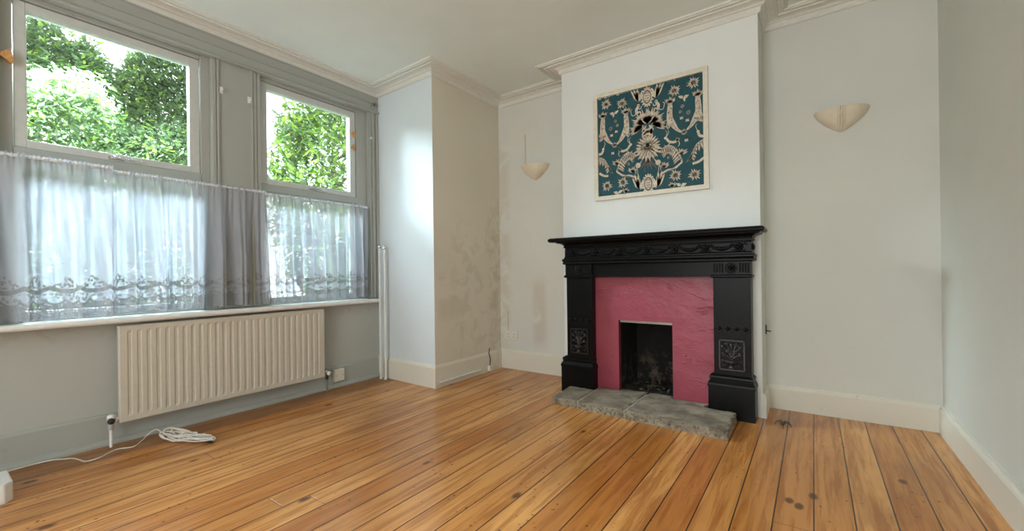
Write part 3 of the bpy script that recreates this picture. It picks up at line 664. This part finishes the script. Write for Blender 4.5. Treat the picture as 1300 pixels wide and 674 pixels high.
# legs
def pilaster(x0, x1, p0, p1):
    g = empty('pilaster', (0, 0, 0)); g.parent = fp; g.location = (-2.316, -YB, 0)
    xm = (x0+x1)/2
    def pp(mb, name, m=m_iron, **k):
        o = mb.build(name, m, **k); o.parent = g; return o
    mb = MB(); mb.box(x0, x1, PF, YB-0.001, 0.262, 0.99); pp(mb, 'pilaster_shaft', bevel=0.002)
    mb = MB(); mb.box(x0-0.004, x1+0.004, 2.976, 3.06, 0.905, 0.99)
    mb.sweep([(x0-0.004, 3.07), (x0-0.004, 2.974), (x1+0.004, 2.974), (x1+0.004, 3.07)], [(-0.02, 0.908), (0.004, 0.908), (0.009, 0.902), (0.009, 0.894), (0.003, 0.888), (-0.02, 0.886)])
    for k in range(4):
        for sg in (-1, 1):
            x = xm+sg*(0.050+k*0.0155); mb.tube([(x, 2.976, 0.920), (x, 2.976, 0.978)], 0.0048, 8)
    pp(mb, 'capital_block')
    mb = MB()
    for k in range(8):
        a = 2*PI*k/8; mb.ball((xm+0.017*math.cos(a), 2.974, 0.948+0.017*math.sin(a)), 0.010, 0.005, 0.010, 8, 5)
    mb.ball((xm, 2.970, 0.948), 0.009, 0.008, 0.009, 10, 6)
    mb.tube([(xm+0.032*math.cos(2*PI*k/24), 2.976, 0.948+0.032*math.sin(2*PI*k/24)) for k in range(25)], 0.003, 6)
    pp(mb, 'rosette')
    mb = MB()
    for k in range(4):
        x = x0+0.032+(x1-x0-0.064)*k/3; mb.ball((x, PF, 0.565), 0.013, 0.008, 0.013, 8, 6)
        for sg in (-1, 1): mb.ball((x+sg*0.016, PF, 0.565), 0.006, 0.005, 0.004, 6, 4)
    pp(mb, 'bead_row')
    # carved panel with vase of flowers
    q0, q1, z0, z1 = x0+0.030, x1-0.036, 0.303, 0.495
    mb = MB()
    for a, b, c_, d_ in ((q0, q1, z0, z0+0.007), (q0, q1, z1-0.007, z1), (q0, q0+0.007, z0, z1), (q1-0.007, q1, z0, z1)): mb.box(a, b, PF-0.006, PF+0.004, c_, d_)
    cx = (q0+q1)/2; yy = PF-0.003
    mb.lathe([(0, 0.0), (0.020, 0.0), (0.018, 0.006), (0.007, 0.012), (0.010, 0.018), (0.030, 0.030), (0.038, 0.044), (0.036, 0.050), (0, 0.050)], (cx, PF+0.002, z0+0.014), (0, 0, 1), 14)
    stems = [(-0.046, 0.10), (-0.050, 0.145), (-0.028, 0.165), (0.0, 0.160), (0.028, 0.165), (0.050, 0.145), (0.046, 0.10), (-0.018, 0.12), (0.018, 0.12), (0.0, 0.085)]
    for sx, sz in stems:
        mb.tube(catmull([(cx, yy, z0+0.06), (cx+sx*0.35, yy-0.003, z0+0.06+(sz-0.06)*0.6), (cx+sx, yy, z0+sz)], 5), 0.0035, 6)
        mb.ball((cx+sx, yy-0.002, z0+sz), 0.010, 0.007, 0.010, 8, 5)
        for k in range(3):
            a = k*2.1+sx*40; mb.ball((cx+sx+0.010*math.cos(a), yy, z0+sz+0.010*math.sin(a)), 0.007, 0.005, 0.004, 6, 4)
    for sg in (-1, 1): mb.tube(catmull([(cx+sg*0.036, yy, z0+0.055), (cx+sg*0.056, yy, z0+0.062), (cx+sg*0.052, yy, z0+0.030), (cx+sg*0.034, yy, z0+0.034)], 5), 0.0035, 6)
    o = pp(mb, 'vase_relief', m_rust); o['label'] = 'carved vase of flowers in a square frame'
    # stepped plinth
    mb = MB(); mb.box(p0+0.004, p1-0.004, 2.962, YB-0.002, 0.0, 0.200)
    y0p = 2.962
    mb.sweep([(p0+0.004, YB-0.002), (p0+0.004, y0p), (p1-0.004, y0p), (p1-0.004, YB-0.002)],
             [(-0.03, 0.196), (0.004, 0.196), (0.004, 0.206), (0.002, 0.216), (-0.006, 0.230), (-0.010, 0.236), (-0.010, 0.244), (-0.006, 0.250), (-0.008, 0.262), (-0.020, 0.272), (-0.05, 0.276), (-0.06, 0.196)])
    mb.box(p0+0.03, p1-0.03, 2.99, YB-0.003, 0.19, 0.276)
    pp(mb, 'plinth')
    return g
pilaster(L0, L1, 1.640, 1.915)
pilaster(R0, R1, 2.708, 2.980)

# red plaster infill with hole, slightly uneven
mb = MB(); wall_grid(mb, 'y', L1-0.03, R0+0.03, 0.0, 0.93, 3.052, YB-0.001, [(OX0, OX1, 0.0, OZ)])
o = part(mb, 'plaster_panel', m_red, fp); o['label'] = 'crimson painted rough plaster panel'
# firebox
mb = MB(); e0, e1, yb = OX0-0.005, OX1+0.005, 3.46
mb.box(e0-0.02, e0, 3.056, yb, 0.0, OZ+0.02); mb.box(e1, e1+0.02, 3.056, yb, 0.0, OZ+0.02); mb.box(e0-0.02, e1+0.02, yb, yb+0.02, 0.0, OZ+0.02); mb.box(e0-0.02, e1+0.02, 3.056, yb, OZ+0.003, OZ+0.02)
mb.box(e0, e1, 3.06, yb, 0.0, 0.05)
o = part(mb, 'firebox', m_soot, fp); o['label'] = 'sooty black fireplace opening'
mb = MB(); mb.box(OX0+0.01, OX1-0.004, 3.060, 3.085, OZ-0.016, OZ-0.002); mb.build('metal_lintel', m_metal, parent=o)
mb = MB(); rnd = random.Random(2)
for k in range(16): mb.ball((rnd.uniform(OX0+0.03, OX1-0.03), rnd.uniform(3.10, 3.42), 0.05+rnd.uniform(0, 0.012)), rnd.uniform(0.008, 0.022), rnd.uniform(0.008, 0.02), rnd.uniform(0.006, 0.016), 7, 5)
tag(mb.build('fireplace_rubble', plain('ash_rubble', (0.09, 0.075, 0.06), 0.95, nscale=60, nstr=0.7, var=0.4)), 'loose ash and rubble on the floor of the fireplace opening', 'rubble', kind='stuff')

# hearth stones
def stone(poly, lab, seed, top=0.070):
    bm = bmesh.new(); rnd = random.Random(seed)
    vs = [bm.verts.new((x, y, 0)) for x, y in poly]; f = bm.faces.new(vs)
    r_ = bmesh.ops.extrude_face_region(bm, geom=[f]); 
    for v in [g for g in r_['geom'] if isinstance(g, bmesh.types.BMVert)]: v.co.z = top
    bmesh.ops.recalc_face_normals(bm, faces=bm.faces)
    bmesh.ops.bevel(bm, geom=[e for e in bm.edges], offset=0.004, segments=2, affect='EDGES')
    bmesh.ops.triangulate(bm, faces=bm.faces)
    for _ in range(4):
        bmesh.ops.subdivide_edges(bm, edges=[e for e in bm.edges if e.calc_length() > 0.035], cuts=1, use_grid_fill=False)
        bmesh.ops.triangulate(bm, faces=[f for f in bm.faces if len(f.verts) > 3])
    from mathutils import noise
    for v in bm.verts:
        n = noise.noise_vector(v.co*22+Vector((seed, 0, 0))); k = 0.006 if v.normal.z < 0.6 else 0.0013
        if v.co.z > 0.004: v.co += Vector((n.x*k, n.y*k, n.z*k*0.7))
        else: v.co.z = 0.0
    me = bpy.data.meshes.new('hearth_stone'); bm.to_mesh(me); bm.free(); me.materials.append(m_stone)
    for p_ in me.polygons: p_.use_smooth = p_.normal.z > 0.9
    o = bpy.data.objects.new('hearth_stone', me); C.objects.link(o)
    return tag(o, lab, 'hearth stone', 'hearth stones in front of the fireplace')
stone([(1.742, 2.640), (1.938, 2.632), (1.925, 2.955), (1.722, 2.958)], 'left-hand grey hearth stone, the smallest of the slabs, by the left plinth', 1, 0.050)
stone([(1.950, 2.630), (2.276, 2.612), (2.283, 2.960), (2.283, 3.098), (2.083, 3.098), (2.083, 3.048), (1.932, 3.048), (1.932, 2.962)], 'middle grey hearth stone, square slab in front of the dark opening', 2, 0.051)
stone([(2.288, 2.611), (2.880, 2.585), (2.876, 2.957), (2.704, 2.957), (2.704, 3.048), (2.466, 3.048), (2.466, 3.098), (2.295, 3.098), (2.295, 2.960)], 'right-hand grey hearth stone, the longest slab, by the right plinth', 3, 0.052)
for (x0, x1, y0, y1, lab) in ((1.937, 1.951, 2.640, 2.64, 'pale mortar joint between the left and middle hearth stones'), (2.275, 2.289, 2.620, 2.62, 'pale mortar joint between the middle and right hearth stones')):
    mb = MB(); xb = x0-0.012 if x0 < 2 else x0+0.008
    mb.prism([(x0+0.000, y0-0.001), (x1-0.000, y0-0.001), (xb+0.012, 3.046), (xb+0.001, 3.046)], 0, 0.0505)
    tag(mb.build('mortar_joint', m_mortar), lab, 'mortar')

# ------------------------------------------------------------------ framed fabric print
pic = empty('framed_print', (2.301, YB, 1.481)); tag(pic, 'teal and cream jungle animal print in a thin cream frame above the mantel', 'picture')
fx0, fx1, fz0, fz1 = 1.890, 2.712, 1.481, 2.300
ix0, ix1, iz0, iz1 = 1.924, 2.682, 1.511, 2.268
mb = MB()
for poly in ([(fx0, fz0), (fx1, fz0), (ix1, iz0), (ix0, iz0)], [(fx1, fz0), (fx1, fz1), (ix1, iz1), (ix1, iz0)], [(fx1, fz1), (fx0, fz1), (ix0, iz1), (ix1, iz1)], [(fx0, fz1), (fx0, fz0), (ix0, iz0), (ix0, iz1)]):
    mb.extr(poly, lambda p, q, s: (p, s, q), YB-0.024, YB-0.0005)
part(mb, 'picture_frame', m_pframe, pic, bevel=0.003)
m_teal = plain('teal_cloth', (0.010, 0.075, 0.092), 0.7, nscale=200, nstr=0.2, var=0.06)
m_ink = plain('cream_ink', (0.66, 0.58, 0.46), 0.7, nscale=60, nstr=0.0, var=0.18)
m_shade = plain('grey_brown_ink', (0.13, 0.115, 0.10), 0.7, nstr=0.0, var=0.2)
mb = MB(); mb.box(ix0-0.01, ix1+0.01, YB-0.010, YB-0.0008, iz0-0.01, iz1+0.01); part(mb, 'print_cloth', m_teal, pic)
mb = MB(); xm, hw, hh_ = 2.306, 0.379, iz1-iz0
YI = YB-0.0104
def clampx(x): return min(max(x, ix0+0.001), ix1-0.001)
def poly(pts, col=0, mirror=True, lay=0):      # pts in (s,t) ; t measured down
    mb.mi = col; yy = YI-0.00025*(lay+col)
    for sg in ((1, -1) if mirror else (1,)):
        q = [(clampx(xm+sg*s*hw), yy, min(max(iz1-t_*hh_, iz0+0.001), iz1-0.001)) for s, t_ in pts]
        c0 = (sum(p[0] for p in q)/len(q), yy, sum(p[2] for p in q)/len(q))
        mb.add([c0]+q, [(0, i+1, (i+1) % len(q)+1) for i in range(len(q))])
def stroke(pts, w0, w1=None, col=0, lay=0, mirror=True):
    w1 = w0 if w1 is None else w1
    P = [(p.x, p.y) for p in catmull([(a, b*2, 0) for a, b in pts], 5)]; n = len(P); L, R = [], []
    for i, (a, b) in enumerate(P):
        c, d = P[min(i+1, n-1)], P[max(i-1, 0)]; dx, dy = c[0]-d[0], c[1]-d[1]; l = math.hypot(dx, dy) or 1
        w_ = w0+(w1-w0)*i/(n-1); L.append((a-dy/l*w_, (b+dx/l*w_)/2)); R.append((a+dy/l*w_, (b-dx/l*w_)/2))
    for i in range(n-1): poly([L[i], L[i+1], R[i+1], R[i]], col, mirror, lay)
def ell(s, t_, rs, rt, col=0, lay=0, rot=0.0, mirror=True, n=12):
    poly([(s+rs*math.cos(a)*math.cos(rot)-rt*2*math.sin(a)*math.sin(rot), t_+(rs*math.cos(a)*math.sin(rot)+rt*2*math.sin(a)*math.cos(rot))/2) for a in [2*PI*k/n for k in range(n)]], col, mirror, lay)
def leaf(s, t_, ang, ln, wd, col=0, lay=0, mirror=True):   # ang in degrees, 0 = outward, 90 = up
    wd *= (1.6 if col == 0 else 0.7); ln *= 1.12; a = math.radians(ang); ux, uy = math.cos(a), -math.sin(a); px, py = -uy, ux
    pts = [(0, 0), (0.3, 1), (0.6, 0.8), (1, 0), (0.6, -0.8), (0.3, -1)]
    poly([(s+ux*ln*p+px*wd*q, t_+(uy*ln*p+py*wd*q)/2) for p, q in pts], col, mirror, lay)
def fan(s, t_, a0, a1, n, ln, wd, col=0, alt=True, mirror=True, lay=0):
    for k in range(n):
        a = a0+(a1-a0)*k/(n-1); leaf(s, t_, a, ln*(0.85+0.15*math.sin(k*2.1)), wd, col, lay+1, mirror)
        if alt: leaf(s, t_, a+(a1-a0)/(n-1)/2, ln*0.8, wd*0.7, 1, lay, mirror)
def cat(s, t_, f):       # seated big cat with leafy crown; f = +1 feet outward, -1 feet inward
    fan(s, t_+0.045, 30, 150, 9, 0.13, 0.010, 0, True)
    ell(s, t_+0.065, 0.042, 0.026, 0, 3); ell(s-0.03, t_+0.045, 0.014, 0.010, 0, 3); ell(s+0.03, t_+0.045, 0.014, 0.010, 0, 3)
    stroke([(s, t_+0.07), (s-0.01*f, t_+0.14), (s-0.005*f, t_+0.20), (s+0.03*f, t_+0.245)], 0.045, 0.062, 0, 2)
    stroke([(s+0.03*f, t_+0.235), (s+0.10*f, t_+0.285), (s+0.19*f, t_+0.325)], 0.045, 0.016, 0, 2)
    stroke([(s-0.02*f, t_+0.12), (s+0.05*f, t_+0.20), (s+0.14*f, t_+0.30)], 0.020, 0.012, 0, 3)
    stroke([(s+0.0*f, t_+0.25), (s-0.05*f, t_+0.27), (s-0.06*f, t_+0.22)], 0.012, 0.005, 0, 2)
    rr = random.Random(int(s*100))
    for k in range(26): ell(s+rr.uniform(-0.04, 0.045)+0.0*f, t_+rr.uniform(0.085, 0.25), 0.008, 0.004, 1, 5, n=6)
    for k in range(8): ell(s+f*(0.05+k*0.014)+rr.uniform(-0.01, 0.01), t_+0.255+k*0.008, 0.007, 0.004, 1, 5, n=6)
    ell(s-0.014, t_+0.063, 0.006, 0.004, 1, 5, n=6); ell(s+0.014, t_+0.063, 0.006, 0.004, 1, 5, n=6); ell(s, t_+0.078, 0.010, 0.004, 1, 5, n=6)
cat(0.42, 0.17, 1); cat(0.90, 0.16, -1)
# top and bottom ovals with seeds
for tt in (0.10, 0.93):
    ell(0, tt, 0.095, 0.080, 0, 2, mirror=False, n=20); ell(0, tt, 0.078, 0.066, 1, 3, mirror=False, n=20); ell(0, tt, 0.062, 0.052, 0, 5, mirror=False, n=20)
    for k in range(4):
        for j in (-1, 0, 1): ell(j*0.028, tt-0.036+k*0.024, 0.010, 0.006, 1, 6, mirror=False, n=8)
    for k in range(16):
        a = k/16*360; leaf(0.085*math.cos(math.radians(a)), tt-0.076*math.sin(math.radians(a)), a, 0.045, 0.012, 0, 1, False)
for tt, f in ((0.13, 1), (0.98, 1)):
    for a in (62, 74, 86): leaf(0.17, tt, a, 0.30, 0.022, 0, 3); leaf(0.18, tt, a+6, 0.26, 0.016, 1, 2)
    leaf(0.15, tt, 105, 0.2, 0.02, 0, 2)
# monkeys beside the oval
ell(0.17, 0.165, 0.028, 0.017, 0, 4); stroke([(0.17, 0.17), (0.21, 0.20), (0.20, 0.235)], 0.022, 0.03, 0, 3); stroke([(0.18, 0.19), (0.13, 0.20), (0.11, 0.175)], 0.010, 0.007, 0, 4)
stroke([(0.20, 0.24), (0.14, 0.225), (0.13, 0.262), (0.17, 0.27)], 0.014, 0.008, 0, 4); stroke([(0.21, 0.24), (0.29, 0.25), (0.32, 0.20), (0.29, 0.185)], 0.008, 0.005, 0, 3); ell(0.165, 0.166, 0.012, 0.008, 1, 6)
# palm fans
for (s, t_) in ((0.50, 0.105), (0.83, 0.075), (0.50, 0.885), (0.83, 0.90)):
    fan(s, t_, -70, 250, 13, 0.115, 0.010, 0, True); ell(s, t_, 0.022, 0.012, 1, 4)
# central fronds, chrysanthemum and snake
fan(0.03, 0.36, 20, 100, 11, 0.30, 0.016, 0, False); fan(0.16, 0.40, -25, 130, 14, 0.20, 0.012, 0, True)
fan(0.0, 0.36, 50, 130, 9, 0.28, 0.018, 0, False, False, 4)
fan(0.10, 0.44, 100, 240, 9, 0.16, 0.012, 0, True)
fan(0.30, 0.80, 30, 150, 7, 0.12, 0.010, 0, True)
fan(0.62, 0.70, 20, 160, 7, 0.12, 0.010, 0, True)
fan(0.98, 0.40, 100, 260, 7, 0.10, 0.010, 0, True)
fan(0.44, 0.99, 40, 140, 7, 0.10, 0.010, 0, True)
for ring_, (n_, ln, wd) in enumerate(((22, 0.27, 0.022), (18, 0.20, 0.022), (14, 0.13, 0.020), (9, 0.07, 0.014))):
    for k in range(n_):
        a = 360*k/n_+ring_*9; leaf(0, 0.575-ring_*0.006, a, ln*(1.0 if a % 360 > 180 else 0.8), wd, 0, 6+ring_*2, False); leaf(0, 0.575, a+180/n_, ln*0.94, wd*0.6, 1, 5+ring_*2, False)
stroke([(-0.08, 0.47), (0.02, 0.455), (0.09, 0.48), (0.02, 0.505), (-0.06, 0.50), (-0.10, 0.455), (-0.02, 0.415), (0.06, 0.405), (0.05, 0.375)], 0.014, 0.010, 0, 12, False)
fan(0.0, 0.68, 235, 305, 5, 0.28, 0.03, 1, False, False, 3)
# gazelles
ell(0.33, 0.525, 0.026, 0.013, 0, 4, -0.5); stroke([(0.35, 0.53), (0.40, 0.565), (0.50, 0.575), (0.56, 0.55)], 0.020, 0.026, 0, 3); stroke([(0.34, 0.515), (0.36, 0.475), (0.33, 0.455)], 0.006, 0.003, 0, 3); stroke([(0.35, 0.515), (0.39, 0.48), (0.38, 0.45)], 0.006, 0.003, 0, 3)
stroke([(0.42, 0.57), (0.36, 0.60), (0.30, 0.59)], 0.008, 0.004, 0, 3); stroke([(0.55, 0.56), (0.58, 0.60), (0.55, 0.625)], 0.008, 0.004, 0, 3)
ell(0.90, 0.52, 0.026, 0.013, 0, 4, 0.5); stroke([(0.90, 0.53), (0.93, 0.56), (1.0, 0.57)], 0.020, 0.028, 0, 3); stroke([(0.89, 0.51), (0.86, 0.47), (0.88, 0.45)], 0.006, 0.003, 0, 3)
# striped palm arches
def arch(pts, n):
    Q = catmull([(a, b, 0) for a, b in pts], 8)
    for k, q in enumerate(Q):
        a = -60-k*90/len(Q); leaf(q.x, q.y, a, 0.14, 0.012, 0 if k % 2 else 1, 3+k % 2); leaf(q.x, q.y, a+80, 0.07, 0.010, 1 if k % 2 else 0, 3)
    stroke(pts, 0.008, 0.005, 0, 6)
arch([(0.22, 0.64), (0.36, 0.60), (0.50, 0.64), (0.60, 0.74)], 20); arch([(0.98, 0.60), (0.86, 0.64), (0.80, 0.74)], 12)
stroke([(0.24, 0.86), (0.36, 0.83), (0.48, 0.82), (0.62, 0.77)], 0.030, 0.014, 0, 4); stroke([(0.26, 0.865), (0.38, 0.835), (0.50, 0.825)], 0.012, 0.008, 1, 6)
stroke([(0.80, 0.80), (0.90, 0.79), (0.99, 0.76)], 0.022, 0.022, 0, 4)
# cranes
ell(0.19, 0.74, 0.050, 0.026, 0, 6, 0.5); stroke([(0.15, 0.725), (0.11, 0.69), (0.145, 0.67)], 0.010, 0.006, 0, 6); stroke([(0.145, 0.67), (0.16, 0.70)], 0.004, 0.002, 1, 7); stroke([(0.20, 0.76), (0.20, 0.82)], 0.004, 0.004, 0, 6); stroke([(0.22, 0.755), (0.24, 0.82)], 0.004, 0.004, 0, 6)
# small birds, blossoms, butterflies
for (s, t_) in ((0.66, 0.19), (0.60, 0.985)):
    leaf(s, t_, 150, 0.10, 0.018, 0, 3); leaf(s, t_, 20, 0.09, 0.020, 0, 3); leaf(s, t_, -70, 0.07, 0.012, 0, 3)
for (s, t_, r) in ((0.60, 0.31, 0.020), (0.64, 0.265, 0.022), (0.74, 0.33, 0.026), (0.66, 0.50, 0.036), (0.30, 0.685, 0.022), (0.38, 0.71, 0.018), (0.12, 0.295, 0.018)):
    for k in range(8): leaf(s, t_, k*45, r*1.4, r*0.35, 0, 3)
    ell(s, t_, r*0.45, r*0.24, 1, 5, n=8)
for (s, t_) in ((0.62, 0.37), (0.55, 0.56), (0.72, 0.40), (0.70, 0.58)):
    for a in (40, 140, -30, 210): leaf(s, t_, a, 0.035, 0.010, 0, 3)
# torn paler edge along the top
rnd = random.Random(5); s = -1.0
while s < 1.0:
    ln = rnd.uniform(0.02, 0.10); mb.mi = rnd.choice((0, 1)); d = rnd.uniform(0.004, 0.016)
    poly([(s, 0), (min(1, s+ln), 0), (min(1, s+ln*0.8), d), (s+ln*0.2, d*0.8)], rnd.choice((0, 1)), False, 1); s += ln+rnd.uniform(0, 0.06)
part(mb, 'printed_pattern', [m_ink, m_shade], pic, recalc=False)

# ------------------------------------------------------------------ outside: ground and greenery
mb = MB(); mb.box(-14, -0.15, -9, 13, -0.45, -0.30); S(mb.build('ground', m_soil))
def foliage(name, n, boxf, size, mats, seed, label, cat_, trunk, mixp=0.6):
    rnd = random.Random(seed); mb = MB()
    for i in range(n):
        x, y, z = boxf(rnd); L = size*rnd.uniform(0.6, 1.3); Wd = L*rnd.uniform(0.32, 0.48)
        d = Vector((rnd.uniform(-0.6, 1), rnd.uniform(-1, 1), rnd.uniform(-0.9, 0.5))).normalized(); s = d.cross(Vector((rnd.uniform(-0.4, 0.4), rnd.uniform(-0.4, 0.4), 1))).normalized(); nn = d.cross(s)
        p = Vector((x, y, z)); mb.mi = 0 if rnd.random() < mixp else 1
        mid = nn*L*0.06
        mb.add([p, p+d*L*0.45+s*Wd*0.5+mid, p+d*L, p+d*L*0.45-s*Wd*0.5+mid, p+d*L*0.5], [(0, 1, 4), (1, 2, 4), (0, 4, 3), (4, 2, 3)])
    root = mb.build(name, mats, recalc=False)
    tb = MB()
    for t_ in trunk: tb.tube(t_[0], t_[1], 8)
    tb.build('branches', m_bark, parent=root)
    return tag(root, label, cat_)
def hedge_box(r):
    y = r.uniform(-1.5, 2.7); z = -0.3+3.55*(r.random()**0.85)
    topz = 3.45+0.30*max(0, y-0.6)+0.18*math.sin(y*3.1)+0.16*math.sin(y*7.3+1)+0.08*math.sin(y*17)
    z = -0.3+(topz+0.3)*(z+0.3)/3.55
    bulge = 0.12*math.sin(z*2.4+y*1.7)+0.15*math.sin(y*5.1-z*3.3)
    return (-3.3+bulge+abs(r.gauss(0, 0.22))*-1+r.uniform(0, 0.15), y, z+r.gauss(0, 0.04))
br = []
rnd = random.Random(8)
for k in range(9):
    y = -1.3+k*0.45; br.append(([(-3.6, y, -0.3), (-3.55, y+0.1, 0.8), (-3.6, y-0.1, 2.0), (-3.6, y+0.05, 2.8)], [0.035, 0.028, 0.018, 0.008]))
    for j in range(5): z = 0.4+j*0.5; br.append(([(-3.58, y, z), (-3.45, y+rnd.uniform(-0.3, 0.3), z+0.35)], [0.012, 0.004]))
foliage('garden_hedge', 105000, hedge_box, 0.09, [m_leaf1, m_leaf2], 21, 'tall leafy green hedge outside behind the left window', 'hedge', br, 0.8)
def tree_box(r):
    while True:
        a, b, c = r.gauss(0, 1), r.gauss(0, 1), r.gauss(0, 1); l = math.sqrt(a*a+b*b+c*c)
        k = r.uniform(0.72, 1.0)/l; x, y, z = a*k, b*k, c*k
        if math.sin(a*k*9+b*k*7)+math.sin(c*k*11+b*k*5) > -0.9: break
    return (-2.75+x*0.75, 4.15+y*1.35, 2.20+z*1.95)
tr = [([(-2.9, 3.8, -0.3), (-2.85, 3.75, 1.0), (-2.8, 3.8, 2.0), (-2.75, 3.8, 3.2)], [0.09, 0.07, 0.05, 0.02])]
for k in range(14):
    a = k*2.4; z = 0.9+k*0.16; tr.append(([(-2.83, 3.77, z), (-2.83+0.35*math.cos(a), 3.77+0.5*math.sin(a), z+0.3), (-2.8+0.6*math.cos(a), 3.77+1.0*math.sin(a), z+0.45)], [0.022, 0.014, 0.006]))
foliage('garden_tree', 17000, tree_box, 0.13, [m_leaf2, m_leaf1], 33, 'bright green broad-leaved tree outside behind the right window', 'tree', tr)
